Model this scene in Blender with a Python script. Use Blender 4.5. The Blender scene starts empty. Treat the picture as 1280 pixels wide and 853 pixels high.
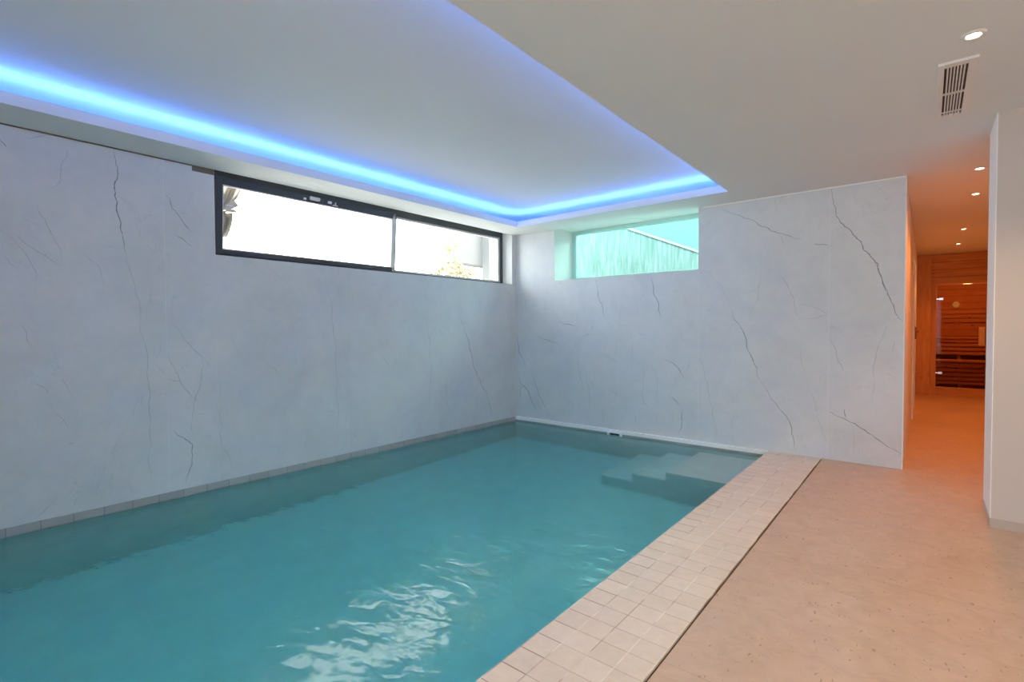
# Indoor pool room with a blue light cove, a high ribbon window, a turquoise glazed window and a corridor to a sauna.
WATER_ABS = (.05, .965, .975, 1); WATER_D = 0.6
WAVE = 0.022; WROUGH = .14
SKY = (1.0, .96, .89); SKY_L = 6.2
SUN_W = 8.0
LED_COL = (.085, .26, 1.0); LED_L = 50.0
LED_R = 0.006
SPOT_W = 44.0; SPOT_COL = (1.0, .66, .38)
COR_W = 29.0; COR_COL = (1.0, .27, .04)
SAUNA_W = 13.0
EXPOSURE = 0.37
AQUA = (.71, .985, .955)
import bpy, bmesh, math, random
import numpy as np
from mathutils import Vector, Matrix

C = bpy.context.scene.collection
SC = bpy.context.scene
H = 2.55            # soffit height
HU = 2.745          # raised ceiling inside the light cove
ZW = -0.055         # water level
PX = 3.27           # pool / coping edge
DX = 3.727          # coping / drain edge
LW0, LW1, LWB, LWT = -3.89, -0.085, 1.862, 2.62      # left window opening (y0, y1, z0, z1)
BW0, BW1, BWB, BWT = 0.655, 2.557, 1.878, 2.585      # back window opening (x0, x1, z0, z1)
RA, RB, RC, RD = 0.3975, 3.0046, -0.468, -6.9        # cove opening
CX = 4.336          # corridor left wall
YS = 6.46           # sauna front

# ------------------------------------------------------------------ helpers
def new_bm():
    return bmesh.new()

def box(bm, x0, x1, y0, y1, z0, z1, mi=0, bev=0.0):
    vs = [bm.verts.new(p) for p in ((x0,y0,z0),(x1,y0,z0),(x1,y1,z0),(x0,y1,z0),(x0,y0,z1),(x1,y0,z1),(x1,y1,z1),(x0,y1,z1))]
    fs = []
    for q in ((0,3,2,1),(4,5,6,7),(0,1,5,4),(1,2,6,5),(2,3,7,6),(3,0,4,7)):
        f = bm.faces.new([vs[i] for i in q]); f.material_index = mi; fs.append(f)
    if bev > 0:
        es = list({e for f in fs for e in f.edges})
        r = bmesh.ops.bevel(bm, geom=es, offset=bev, segments=2, affect='EDGES', profile=0.6)
        for f in r['faces']: f.material_index = mi
    return vs

def cyl(bm, p0, p1, r, seg=20, mi=0, r1=None, cap=True):
    p0, p1 = Vector(p0), Vector(p1); d = (p1-p0).normalized()
    a = d.orthogonal().normalized(); b = d.cross(a)
    r1 = r if r1 is None else r1
    A = [bm.verts.new(p0 + (a*math.cos(t)+b*math.sin(t))*r) for t in [2*math.pi*i/seg for i in range(seg)]]
    B = [bm.verts.new(p1 + (a*math.cos(t)+b*math.sin(t))*r1) for t in [2*math.pi*i/seg for i in range(seg)]]
    for i in range(seg):
        f = bm.faces.new((A[i], A[(i+1)%seg], B[(i+1)%seg], B[i])); f.material_index = mi; f.smooth = True
    if cap:
        bm.faces.new(A[::-1]).material_index = mi; bm.faces.new(B).material_index = mi

def lathe(bm, prof, cx, cy, seg=32, mi=0):
    rings = []
    for (r, z) in prof:
        rings.append([bm.verts.new((cx+r*math.cos(2*math.pi*i/seg), cy+r*math.sin(2*math.pi*i/seg), z)) for i in range(seg)])
    for a, b in zip(rings, rings[1:]):
        for i in range(seg):
            f = bm.faces.new((a[i], a[(i+1)%seg], b[(i+1)%seg], b[i])); f.material_index = mi; f.smooth = True
    return rings

def obj(name, bm, mats, parent=None, loc=None):
    me = bpy.data.meshes.new(name)
    bmesh.ops.recalc_face_normals(bm, faces=bm.faces[:])
    bm.to_mesh(me); bm.free()
    for m in (mats if isinstance(mats, (list, tuple)) else [mats]): me.materials.append(m)
    o = bpy.data.objects.new(name, me); C.objects.link(o)
    if parent is not None:
        o.parent = parent
        o.matrix_parent_inverse = Matrix.Translation(parent.location).inverted()
    if loc: o.location = loc
    return o

def tag(o, label, cat, group=None, kind=None):
    o['label'] = label; o['category'] = cat
    if group: o['group'] = group
    if kind: o['kind'] = kind
    return o

def thing(name, label, cat, loc=(0,0,0), group=None, kind=None):
    o = bpy.data.objects.new(name, None); C.objects.link(o); o.location = loc
    o.empty_display_size = 0.1
    return tag(o, label, cat, group, kind)

def struct(o, label=None, cat=None):
    o['kind'] = 'structure'
    if label: o['label'] = label
    if cat: o['category'] = cat
    return o

# ------------------------------------------------------------------ materials
def mat(name, color=(.8,.8,.8), rough=.5, spec=.5, metal=0.0):
    m = bpy.data.materials.new(name); m.use_nodes = True
    b = m.node_tree.nodes['Principled BSDF']
    b.inputs['Base Color'].default_value = (*color, 1); b.inputs['Roughness'].default_value = rough
    b.inputs['Specular IOR Level'].default_value = spec; b.inputs['Metallic'].default_value = metal
    return m

class NT:
    def __init__(s, m):
        s.m = m; s.t = m.node_tree; s.n = s.t.nodes; s.l = s.t.links
        s.b = s.n.get('Principled BSDF'); s.out = s.n.get('Material Output')
    def node(s, kind, **kw):
        x = s.n.new(kind)
        for k, v in kw.items(): setattr(x, k, v)
        return x
    def link(s, a, b): s.l.new(a, b)
    def coord(s):
        return s.node('ShaderNodeNewGeometry').outputs['Position']
    def math(s, op, a, b=None, c=None):
        x = s.node('ShaderNodeMath', operation=op)
        for i, v in enumerate((a, b, c)):
            if v is None: continue
            if isinstance(v, (int, float)): x.inputs[i].default_value = v
            else: s.link(v, x.inputs[i])
        return x.outputs[0]
    def noise(s, vec, scale, detail=4, rough=.5, dist=0.0):
        x = s.node('ShaderNodeTexNoise'); x.inputs['Scale'].default_value = scale
        x.inputs['Detail'].default_value = detail; x.inputs['Roughness'].default_value = rough
        x.inputs['Distortion'].default_value = dist
        s.link(vec, x.inputs['Vector']); return x.outputs['Fac']
    def ramp(s, fac, stops):
        x = s.node('ShaderNodeValToRGB'); r = x.color_ramp
        while len(r.elements) < len(stops): r.elements.new(.5)
        for e, (p, c) in zip(r.elements, stops):
            e.position = p; e.color = (*c, 1) if len(c) == 3 else c
        s.link(fac, x.inputs['Fac']); return x.outputs['Color']
    def mix(s, fac, a, b, blend='MIX'):
        x = s.node('ShaderNodeMix', data_type='RGBA', blend_type=blend)
        for sock, v in ((x.inputs['Factor'], fac), (x.inputs['A'], a), (x.inputs['B'], b)):
            if sock.type != 'RGBA' and not isinstance(v, (int, float)) and isinstance(v, tuple): v = v[0]
            pass
        ins = [i for i in x.inputs if i.enabled]
        for i, v in zip(ins, (fac, a, b)):
            if isinstance(v, (int, float)): i.default_value = v
            elif isinstance(v, tuple): i.default_value = (*v, 1)
            else: s.link(v, i)
        return [o for o in x.outputs if o.enabled][0]
    def bump(s, h, strength=.2, dist=.01):
        x = s.node('ShaderNodeBump'); x.inputs['Strength'].default_value = strength; x.inputs['Distance'].default_value = dist
        s.link(h, x.inputs['Height']); return x.outputs['Normal']
    def sep(s, v):
        x = s.node('ShaderNodeSeparateXYZ'); s.link(v, x.inputs[0]); return x.outputs
    def comb(s, a, b, c=0.0):
        x = s.node('ShaderNodeCombineXYZ')
        for i, v in enumerate((a, b, c)):
            if isinstance(v, (int, float)): x.inputs[i].default_value = v
            else: s.link(v, x.inputs[i])
        return x.outputs[0]
    def lines(s, co, off, size, w):       # 1 on a joint of width w every «size»
        q = s.math('DIVIDE', s.math('SUBTRACT', co, off), size)
        f = s.math('FRACT', s.math('ADD', q, 0.5))
        d = s.math('ABSOLUTE', s.math('SUBTRACT', f, 0.5))
        return s.math('LESS_THAN', d, w/size/2)
    def cell(s, co, off, size):
        return s.math('FLOOR', s.math('DIVIDE', s.math('SUBTRACT', co, off), size))
    def scalev(s, v, sc):
        x = s.node('ShaderNodeMapping'); x.inputs['Scale'].default_value = sc
        s.link(v, x.inputs['Vector']); return x.outputs[0]

def m_marble():
    m = mat('marble_slab', (.8,.8,.8), .38, .35); t = NT(m); p = t.coord()
    n1 = t.noise(p, 1.6, 6, .6, .4); n2 = t.noise(p, 7, 6, .62, .8)
    base = t.ramp(n1, [(.25,(.65,.66,.67)),(.55,(.73,.735,.735)),(.8,(.77,.77,.765))])
    soft = t.ramp(n2, [(.3,(.90,.91,.92)),(.6,(1,1,1))])
    c = t.mix(.55, base, soft, 'MULTIPLY')
    # hair veins: a thin band where a warped noise crosses its mean, broken up by a second noise
    d = t.math('ABSOLUTE', t.math('SUBTRACT', t.noise(t.scalev(p, (1.6,1.6,.8)), 1.5, 8, .62, 1.2), .5))
    v = t.math('LESS_THAN', d, .0022)
    gate = t.math('GREATER_THAN', t.noise(p, 2.3, 2), .56)
    c = t.mix(t.math('MULTIPLY', t.math('MULTIPLY', v, gate), .3), c, (.36,.40,.40))
    t.link(c, t.b.inputs['Base Color'])
    return m

def m_plaster(name, col, sc=40, bump=.03, rough=.85):
    m = mat(name, col, rough, .2); t = NT(m); p = t.coord()
    n = t.noise(p, sc, 4); n2 = t.noise(p, 1.2, 3)
    c = t.ramp(n2, [(.3, tuple(x*.97 for x in col)), (.7, col)])
    t.link(c, t.b.inputs['Base Color']); t.link(t.bump(n, bump, .004), t.b.inputs['Normal'])
    return m

def m_floor():
    m = mat('beige_microcement', (.6,.5,.42), .45, .35); t = NT(m); p = t.coord()
    n1 = t.noise(p, 1.3, 5, .6, .6); n2 = t.noise(p, 9, 6, .65, 1.0); n3 = t.noise(t.scalev(p, (60,25,60)), 1, 3, .5)
    c = t.ramp(n1, [(.3,(.57,.40,.27)),(.5,(.62,.445,.315)),(.72,(.66,.50,.38))])
    c = t.mix(.5, c, t.ramp(n2, [(.3,(.74,.70,.67)),(.6,(1,1,1))]), 'MULTIPLY')
    pit = t.math('GREATER_THAN', n3, .675)
    c = t.mix(t.math('MULTIPLY', pit, .6), c, (.30,.17,.10))
    x, y, z = t.sep(p)
    j = t.lines(y, -3.75, 1.235, .0035)
    c = t.mix(t.math('MULTIPLY', j, .45), c, (.33,.26,.21))
    t.link(c, t.b.inputs['Base Color']); t.link(t.bump(n2, .05, .01), t.b.inputs['Normal'])
    r = t.ramp(n1, [(.3,(.38,)*3),(.7,(.52,)*3)]); t.link(r, t.b.inputs['Roughness'])
    return m

def m_coping():
    m = mat('stone_tile_coping', (.7,.64,.58), .5, .35); t = NT(m); p = t.coord(); x, y, z = t.sep(p)
    sx, sy, ox, oy = (DX-PX)/4, .1150, PX, -3.90
    wn = t.node('ShaderNodeTexWhiteNoise'); wn.noise_dimensions = '2D'
    t.link(t.comb(t.cell(x, ox, sx), t.cell(y, oy, sy)), wn.inputs['Vector'])
    c = t.ramp(wn.outputs['Value'], [(0,(.75,.645,.52)),(.5,(.78,.67,.545)),(1,(.81,.70,.58))])
    n = t.noise(p, 16, 6, .65, .6)
    c = t.mix(.5, c, t.ramp(n, [(.3,(.84,.82,.80)),(.62,(1,1,1))]), 'MULTIPLY')
    n2 = t.noise(p, 5, 2)
    jx = t.lines(x, ox, sx, .005); jy = t.lines(y, oy, sy, .005)
    cx_ = t.ramp(n2, [(.42,(.46,.32,.25)),(.56,(.90,.85,.70))])
    cy_ = t.ramp(n2, [(.40,(.27,.18,.14)),(.60,(.45,.33,.26))])
    edge = t.math('LESS_THAN', t.math('SUBTRACT', x, PX), sx)
    c = t.mix(t.math('MULTIPLY', jy, t.math('ADD', t.math('MULTIPLY', edge, .5), .42)), c, cy_)
    c = t.mix(t.math('MULTIPLY', jx, .75), c, cx_)
    t.link(c, t.b.inputs['Base Color'])
    t.link(t.bump(t.math('MULTIPLY', t.math('MAXIMUM', jx, jy), -1.0), .4, .002), t.b.inputs['Normal'])
    return m

def m_pooltile(name, ca, cb, cj):
    m = mat(name, ca, .45, .35); t = NT(m); p = t.coord(); x, y, z = t.sep(p)
    wn = t.node('ShaderNodeTexWhiteNoise'); wn.noise_dimensions = '3D'
    S = .165
    t.link(t.comb(t.cell(x, .02, S), t.cell(y, -.03, S), t.cell(z, .0, S)), wn.inputs['Vector'])
    c = t.ramp(wn.outputs['Value'], [(0,ca),(1,cb)])
    g = t.node('ShaderNodeNewGeometry'); nx, ny, nz = t.sep(g.outputs['Normal'])
    def off(n): return t.math('LESS_THAN', t.math('ABSOLUTE', n), .5)
    j = t.math('MAXIMUM', t.math('MULTIPLY', t.lines(x, .02, S, .004), off(nx)),
        t.math('MAXIMUM', t.math('MULTIPLY', t.lines(y, -.03, S, .004), off(ny)), t.math('MULTIPLY', t.lines(z, .03, S, .004), off(nz))))
    c = t.mix(t.math('MULTIPLY', j, .65), c, cj)
    c = t.mix(.5, c, t.ramp(t.noise(p, 6, 5, .6), [(.3,(.85,.85,.85)),(.6,(1,1,1))]), 'MULTIPLY')
    t.link(c, t.b.inputs['Base Color'])
    return m

def m_wood(name, c0, c1, axis='x', rough=.5, board=.0, bax='z', boff=0.0):
    m = mat(name, c0, rough, .3); t = NT(m); p = t.coord()
    sc = {'x':(1.2,14,14),'y':(14,1.2,14),'z':(14,14,1.2)}[axis]
    n = t.noise(t.scalev(p, sc), 1.5, 5, .6, 1.2)
    c = t.ramp(n, [(.3,c0),(.7,c1)])
    k = t.node('ShaderNodeTexVoronoi'); k.inputs['Scale'].default_value = 3.3
    t.link(t.scalev(p, (1,1,1.6)), k.inputs['Vector'])
    c = t.mix(t.math('LESS_THAN', k.outputs['Distance'], .06), c, tuple(x*.35 for x in c0))
    if board:
        s_ = t.sep(p)['xyz'.index(bax)]
        j = t.lines(s_, boff, board, .006)
        c = t.mix(t.math('MULTIPLY', j, .8), c, tuple(x*.2 for x in c0))
    t.link(c, t.b.inputs['Base Color'])
    return m

def m_water():
    m = bpy.data.materials.new('pool_water'); m.use_nodes = True; t = NT(m)
    t.n.remove(t.b)
    g = t.node('ShaderNodeBsdfGlass'); g.inputs['IOR'].default_value = 1.333; g.inputs['Roughness'].default_value = WROUGH
    t.link(g.outputs[0], t.out.inputs['Surface'])
    a = t.node('ShaderNodeVolumeAbsorption'); a.inputs['Color'].default_value = WATER_ABS; a.inputs['Density'].default_value = WATER_D
    t.link(a.outputs[0], t.out.inputs['Volume'])
    p = t.coord()
    r = t.node('ShaderNodeMapping'); r.inputs['Rotation'].default_value = (0,0,math.radians(-40)); r.inputs['Scale'].default_value = (1,1.7,1)
    t.link(p, r.inputs['Vector'])
    n1 = t.noise(r.outputs[0], 2.2, 2, .5, .3); n2 = t.noise(r.outputs[0], 7, 2, .5, .4)
    h = t.math('ADD', t.math('MULTIPLY', n1, .6), t.math('MULTIPLY', n2, .33))
    # livelier water towards the near end of the pool, calmer by the steps
    x, y, z = t.sep(p)
    mr = t.node('ShaderNodeMapRange'); mr.interpolation_type = 'SMOOTHSTEP'
    for k, v in (('From Min',-1.2),('From Max',-3.6),('To Min',.25),('To Max',1.0)): mr.inputs[k].default_value = v
    t.link(y, mr.inputs['Value'])
    h = t.math('MULTIPLY', h, mr.outputs[0])
    t.link(t.bump(h, 1.0, WAVE), g.inputs['Normal'])
    return m

def m_glass(name, tint=(1,1,1), refl=.04, tex=False):
    m = bpy.data.materials.new(name); m.use_nodes = True; t = NT(m); t.n.remove(t.b)
    tr = t.node('ShaderNodeBsdfTransparent'); tr.inputs[0].default_value = (*tint, 1)
    gl = t.node('ShaderNodeBsdfGlossy'); gl.inputs['Roughness'].default_value = .02
    mx = t.node('ShaderNodeMixShader')
    lw = t.node('ShaderNodeLayerWeight'); lw.inputs['Blend'].default_value = .15
    f = t.math('MULTIPLY', lw.outputs['Fresnel'], 1.0)
    t.link(f, mx.inputs[0]); t.link(tr.outputs[0], mx.inputs[1]); t.link(gl.outputs[0], mx.inputs[2])
    t.link(mx.outputs[0], t.out.inputs['Surface'])
    return m

def m_emit(name, col, strength):
    m = bpy.data.materials.new(name); m.use_nodes = True; t = NT(m); t.n.remove(t.b)
    e = t.node('ShaderNodeEmission'); e.inputs['Color'].default_value = (*col, 1); e.inputs['Strength'].default_value = strength
    t.link(e.outputs[0], t.out.inputs['Surface']); return m

def m_stucco():
    m = mat('rough_white_stucco', (.23,.23,.23), .9, .1); t = NT(m); p = t.coord()
    r = t.node('ShaderNodeMapping'); r.inputs['Rotation'].default_value = (0, math.radians(-18), 0); r.inputs['Scale'].default_value = (22, 22, 2.6)
    t.link(p, r.inputs['Vector'])
    n = t.noise(r.outputs[0], 1, 5, .65, .4)
    c = t.ramp(n, [(.32,(.13,.145,.14)),(.52,(.19,.19,.188)),(.68,(.29,.285,.28))])
    t.link(c, t.b.inputs['Base Color']); t.link(t.bump(n, .6, .03), t.b.inputs['Normal'])
    return m
VL=[
(9.6,[(-4.544,2.534),(-4.536,2.475),(-4.523,2.411),(-4.528,2.335),(-4.545,2.282),(-4.543,2.215),(-4.531,2.16),(-4.53,2.085),(-4.513,2.029),(-4.508,1.954),(-4.496,1.872),(-4.487,1.805)]),
(5.3,[(-4.487,1.805),(-4.469,1.705),(-4.445,1.605),(-4.412,1.469),(-4.405,1.391),(-4.412,1.33)]),
(3.6,[(-4.537,2.213),(-4.496,2.195),(-4.449,2.153),(-4.406,2.147)]),
(7.1,[(-5.116,2.444),(-5.087,2.407)]),
(6.0,[(-4.993,2.482),(-4.954,2.505),(-4.919,2.524),(-4.896,2.543)]),
(4.2,[(-4.798,2.478),(-4.798,2.431),(-4.825,2.377),(-4.831,2.321),(-4.832,2.259),(-4.855,2.215),(-4.892,2.189)]),
(4.7,[(-4.963,2.079),(-4.944,2.021),(-4.903,1.928),(-4.876,1.863),(-4.851,1.803),(-4.844,1.718)]),
(5.8,[(-5.049,1.854),(-5.012,1.807),(-4.952,1.761),(-4.896,1.721),(-4.844,1.684)]),
(4.6,[(-5.128,1.88),(-5.076,1.836),(-5.024,1.76),(-4.993,1.688),(-4.967,1.622),(-4.973,1.568)]),
(4.0,[(-5.121,1.727),(-5.085,1.672),(-5.043,1.631)]),
(3.5,[(-4.745,1.792),(-4.696,1.746),(-4.659,1.717),(-4.634,1.666),(-4.621,1.51)]),
(3.5,[(-5.03,1.991),(-4.982,1.947),(-4.932,1.927)]),
(3.5,[(-4.502,1.575),(-4.489,1.5)]),
(3.5,[(-4.597,1.842),(-4.551,1.846)]),
(6.7,[(-4.234,2.286),(-4.204,2.248),(-4.194,2.187),(-4.136,2.116),(-4.089,2.051),(-4.058,2.028)]),
(7.3,[(-4.178,1.987),(-4.123,1.958),(-4.06,1.911)]),
(5.9,[(-4.412,1.325),(-4.409,1.232),(-4.378,1.109),(-4.372,1.023),(-4.377,0.91),(-4.367,0.814),(-4.372,0.701),(-4.362,0.576),(-4.37,0.453),(-4.375,0.32),(-4.364,0.184),(-4.369,0.109)]),
(4.6,[(-5.043,1.286),(-5.021,1.213),(-4.993,1.13)]),
(5.8,[(-4.998,0.916),(-4.962,0.884),(-4.932,0.855),(-4.92,0.816)]),
(3.5,[(-4.92,0.8),(-4.891,0.695),(-4.841,0.619),(-4.83,0.565)]),
(3.5,[(-4.443,0.737),(-4.468,0.656),(-4.469,0.61)]),
(3.6,[(-4.408,0.781),(-4.416,0.725),(-4.402,0.67)]),
(4.1,[(-4.554,0.484),(-4.577,0.424),(-4.6,0.356)]),
(4.2,[(-4.793,0.105),(-4.841,0.005)]),
(4.2,[(-4.896,0.15),(-4.955,0.064),(-5.029,-0.012)]),
(3.0,[(-4.668,0.198),(-4.683,0.139),(-4.702,0.072)]),
(3.6,[(-4.284,1.144),(-4.314,1.039)]),
(3.6,[(-4.32,0.982),(-4.256,0.911)]),
(6.4,[(-4.831,0.486),(-4.802,0.478)]),
(2.9,[(-4.861,0.947),(-4.83,0.867),(-4.805,0.799)]),
(6.2,[(-4.098,0.185),(-4.117,0.118),(-4.145,0.034)]),
(5.4,[(-4.235,1.324),(-4.158,1.237),(-4.096,1.139),(-4.024,1.053),(-3.949,0.943)]),
(6.0,[(-4.24,1.083),(-4.198,0.959),(-4.156,0.833),(-4.095,0.734),(-4.031,0.669)]),
(4.2,[(-4.243,0.881),(-4.156,0.844)]),
(5.4,[(-4.005,1.021),(-4.011,0.895),(-4.029,0.78),(-4.068,0.669),(-4.085,0.545),(-4.085,0.378)]),
(7.3,[(-4.216,0.466),(-4.146,0.405),(-4.085,0.34),(-4.091,0.232),(-4.111,0.132),(-4.143,0.077)]),
(3.6,[(-4.06,0.58),(-3.985,0.561)]),
(4.3,[(-3.895,0.702),(-3.887,0.561),(-3.863,0.448),(-3.885,0.386),(-3.853,0.25),(-3.804,0.141),(-3.795,0.05)]),
(5.4,[(-2.959,1.839),(-2.915,1.704),(-2.862,1.516),(-2.857,1.324),(-2.823,1.118),(-2.821,0.885),(-2.817,0.573),(-2.818,0.313),(-2.816,0.052)]),
(4.4,[(-3.497,0.95),(-3.416,0.898),(-3.387,0.837)]),
(3.1,[(-3.615,1.814),(-3.495,1.734),(-3.472,1.701)]),
(3.2,[(-3.482,1.815),(-3.379,1.731),(-3.32,1.677)]),
(3.3,[(-3.13,0.236),(-3.158,0.129)]),
(5.3,[(-1.711,1.772),(-1.656,1.526),(-1.646,1.276),(-1.605,1.125),(-1.614,0.923),(-1.594,0.643),(-1.603,0.39),(-1.593,0.134)]),
(9.1,[(-1.119,1.423),(-1.071,1.316),(-0.996,1.167),(-0.947,1.016),(-0.893,0.889),(-0.878,0.778),(-0.823,0.691),(-0.751,0.573),(-0.619,0.39),(-0.569,0.241),(-0.528,0.056)]),
(5.5,[(-1.377,0.677),(-1.348,0.413),(-1.304,0.223),(-1.288,0.022)]),
(4.3,[(-0.587,1.618),(-0.533,1.42)]),
(4.3,[(-2.286,0.954),(-2.217,0.893),(-2.176,0.837)]),
(4.2,[(-2.625,0.2),(-2.576,0.081)])]
VB=[
(6.6,[(2.784,2.499),(2.883,2.445),(2.956,2.416),(3.105,2.338),(3.227,2.253),(3.337,2.178),(3.431,2.143),(3.487,2.108),(3.551,2.09)]),
(5.8,[(3.359,2.168),(3.377,2.118),(3.392,2.057)]),
(7.9,[(3.649,2.037),(3.705,2.026),(3.762,2.015)]),
(4.4,[(3.309,2.526),(3.322,2.364)]),
(4.4,[(3.309,2.518),(3.385,2.529),(3.463,2.535)]),
(10.0,[(3.784,2.537),(3.795,2.437),(3.822,2.343),(3.822,2.283),(3.858,2.211),(3.934,2.134),(3.978,2.063),(4.019,2.014),(4.037,1.939),(4.08,1.898),(4.113,1.845),(4.143,1.806),(4.145,1.748),(4.167,1.689),(4.191,1.616),(4.215,1.569)]),
(4.3,[(3.37,1.756),(3.406,1.701),(3.442,1.612)]),
(7.3,[(1.284,1.861),(1.311,1.739),(1.32,1.631),(1.375,1.535),(1.387,1.441),(1.411,1.361)]),
(8.5,[(2.015,1.85),(2.036,1.762),(2.047,1.637),(2.107,1.535),(2.126,1.399),(2.147,1.362)]),
(9.0,[(0.011,1.184),(0.033,1.032),(0.071,0.88),(0.175,0.733)]),
(11.7,[(0.038,0.574),(0.096,0.456),(0.23,0.344),(0.274,0.228),(0.348,0.139)]),
(7.3,[(0.096,0.456),(0.068,0.271)]),
(7.1,[(0.287,0.603),(0.361,0.429),(0.452,0.259),(0.541,0.12)]),
(7.8,[(0.375,1.141),(0.527,1.092),(0.737,1.014)]),
(6.7,[(0.731,1.351),(0.856,1.299),(1.005,1.27)]),
(7.4,[(1.133,1.181),(1.19,1.165)]),
(5.0,[(1.005,1.27),(1.043,0.965),(1.052,0.632),(1.1,0.358)]),
(5.8,[(1.164,0.83),(1.189,0.475),(1.202,0.366),(1.195,0.091)]),
(5.6,[(1.396,0.906),(1.5,0.87),(1.588,0.815)]),
(6.4,[(1.456,0.535),(1.545,0.448),(1.594,0.412)]),
(4.9,[(1.366,0.258),(1.396,0.059)]),
(4.7,[(1.759,1.214),(1.773,0.931),(1.787,0.57)]),
(6.3,[(1.911,0.808),(1.906,0.476),(1.925,0.363),(2.006,0.313)]),
(4.6,[(2.018,0.837),(2.089,0.641),(2.098,0.392)]),
(6.8,[(2.148,0.905),(2.275,0.848),(2.362,0.755),(2.426,0.674)]),
(7.6,[(2.264,0.461),(2.358,0.366)]),
(6.9,[(2.388,0.35),(2.389,0.188),(2.345,0.061)]),
(6.2,[(1.869,1.188),(1.913,1.158)]),
(4.9,[(1.134,1.529),(1.117,1.379)]),
(4.7,[(1.855,1.532),(1.841,1.379)]),
(3.8,[(2.47,0.927),(2.435,0.758)]),
(3.8,[(2.411,0.577),(2.555,0.528)]),
(3.8,[(2.187,0.523),(2.276,0.408)]),
(4.8,[(1.788,0.286),(1.83,0.058)]),
(4.7,[(2.085,0.265),(2.124,0.082)]),
(6.3,[(1.608,1.279),(1.716,1.276)]),
(4.5,[(0.16,1.665),(0.167,1.545)]),
(9.2,[(4.09,1.883),(4.137,1.789),(4.175,1.663),(4.212,1.56),(4.24,1.47),(4.267,1.391),(4.294,1.324),(4.326,1.295)]),
(4.4,[(2.6,1.887),(2.734,1.756),(2.813,1.657),(2.847,1.562),(2.898,1.494)]),
(8.0,[(2.909,1.427),(2.942,1.321),(3.01,1.228),(3.055,1.084),(3.105,0.942),(3.153,0.841),(3.154,0.763),(3.214,0.664)]),
(8.7,[(3.214,0.664),(3.296,0.517),(3.366,0.434),(3.434,0.353),(3.468,0.282),(3.475,0.196),(3.498,0.124),(3.514,0.027)]),
(5.7,[(3.373,1.757),(3.434,1.636),(3.479,1.535),(3.491,1.449),(3.524,1.35)]),
(5.0,[(3.502,1.473),(3.599,1.453),(3.683,1.419),(3.761,1.369),(3.684,1.335),(3.557,1.329),(3.459,1.309)]),
(6.4,[(3.778,1.167),(3.809,1.084),(3.85,0.943),(3.891,0.851),(3.924,0.801)]),
(9.3,[(3.784,0.452),(3.855,0.412),(3.935,0.38),(4.031,0.327),(4.145,0.249),(4.254,0.174),(4.34,0.125)]),
(7.9,[(3.904,0.488),(3.919,0.407)]),
(5.7,[(4.224,1.27),(4.181,1.135),(4.137,0.976),(4.12,0.817),(4.117,0.589)]),
(4.2,[(4.27,1.125),(4.254,1.025)]),
(6.0,[(2.569,0.911),(2.614,0.816),(2.66,0.654),(2.68,0.463),(2.715,0.329),(2.751,0.196),(2.757,0.033)]),
(4.4,[(3.181,1.918),(3.166,1.664),(3.137,1.485),(3.066,1.267)]),
(4.3,[(3.583,0.787),(3.659,0.573),(3.692,0.382),(3.735,0.266),(3.777,0.151)]),
(4.3,[(3.777,1.243),(3.827,1.25)]),
(3.7,[(2.961,0.381),(2.911,0.242),(2.912,0.135)]),
(4.3,[(3.548,1.08),(3.583,0.787)]),
(5.0,[(3.974,0.32),(3.986,0.064)])]
# ------------------------------------------------------------------ material instances
M_marble = m_marble()
M_vein = mat('marble_vein_dark', (.24,.28,.28), .5, .3)
M_vein2 = mat('marble_vein_soft', (.46,.50,.50), .5, .3)
M_joint = m_plaster('pale_wall_backing', (.80,.80,.79))
M_ceil = m_plaster('matt_white_ceiling', (.80,.80,.79), 30, .02)
M_wall = m_plaster('white_plaster', (.78,.765,.75), 30, .03)
M_floor = m_floor(); M_cop = m_coping(); M_tile = m_pooltile('pool_white_tile', (.78,.80,.78), (.82,.84,.82), (.70,.71,.70)); M_band = m_pooltile('waterline_stone_tile', (.40,.395,.38), (.49,.48,.46), (.17,.16,.15)); M_basin = m_pooltile('pool_shaded_aqua_tile', (.36,.55,.54), (.41,.60,.59), (.32,.48,.46)); M_tread = m_pooltile('lit_tread_tile', (.86,.86,.85), (.89,.89,.88), (.8,.8,.8)); M_bottom = m_pooltile('pool_floor_tile', (.72,.86,.87), (.76,.89,.90), (.66,.8,.8))  # basin tile carries upright-face shade and water tint; tread tile is lightened
M_lip = mat('white_grout_lip', (.92,.92,.90), .5)
M_dark = mat('dark_gap', (.045,.032,.026), .7)
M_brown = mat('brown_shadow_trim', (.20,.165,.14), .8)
M_frame = mat('anthracite_powder_coat', (.045,.055,.065), .42, .5)
M_gasket = mat('grey_gasket', (.55,.53,.51), .5)
M_metal = mat('satin_metal', (.75,.73,.70), .35, .5, .6)
M_chrome = mat('chrome', (.85,.85,.84), .15, .5, 1.0)
M_clear = m_glass('clear_window_glass', (.97,.99,.99))
M_aqua = m_glass('turquoise_glass', AQUA)
M_smoke = m_glass('bronze_tinted_glass', (.74,.65,.55))
M_water = m_water()
M_white = mat('white_lacquer', (.80,.78,.76), .4)
M_skirt = m_plaster('beige_skirting', (.56,.46,.39), 25, .03, .6)
M_led = m_emit('blue_led', LED_COL, LED_L)
M_lens = m_emit('warm_downlight_lens', (1.0,.80,.58), 26.0)
M_wood = m_wood('spruce_boards', (.56,.25,.065), (.70,.37,.12), 'x', .5, .136, 'z', 2.0)
M_woodv = m_wood('spruce_upright', (.56,.25,.065), (.70,.37,.12), 'z')
M_woods = m_wood('spruce_slats', (.56,.27,.08), (.70,.38,.14), 'x')
M_ext = m_plaster('white_house_render', (.135,.135,.133), 10, .05)
M_pillar = m_plaster('grey_house_render', (.13,.13,.127), 10, .05)
M_ground = m_plaster('pale_gravel', (.58,.575,.56), 50, .3)
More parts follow.
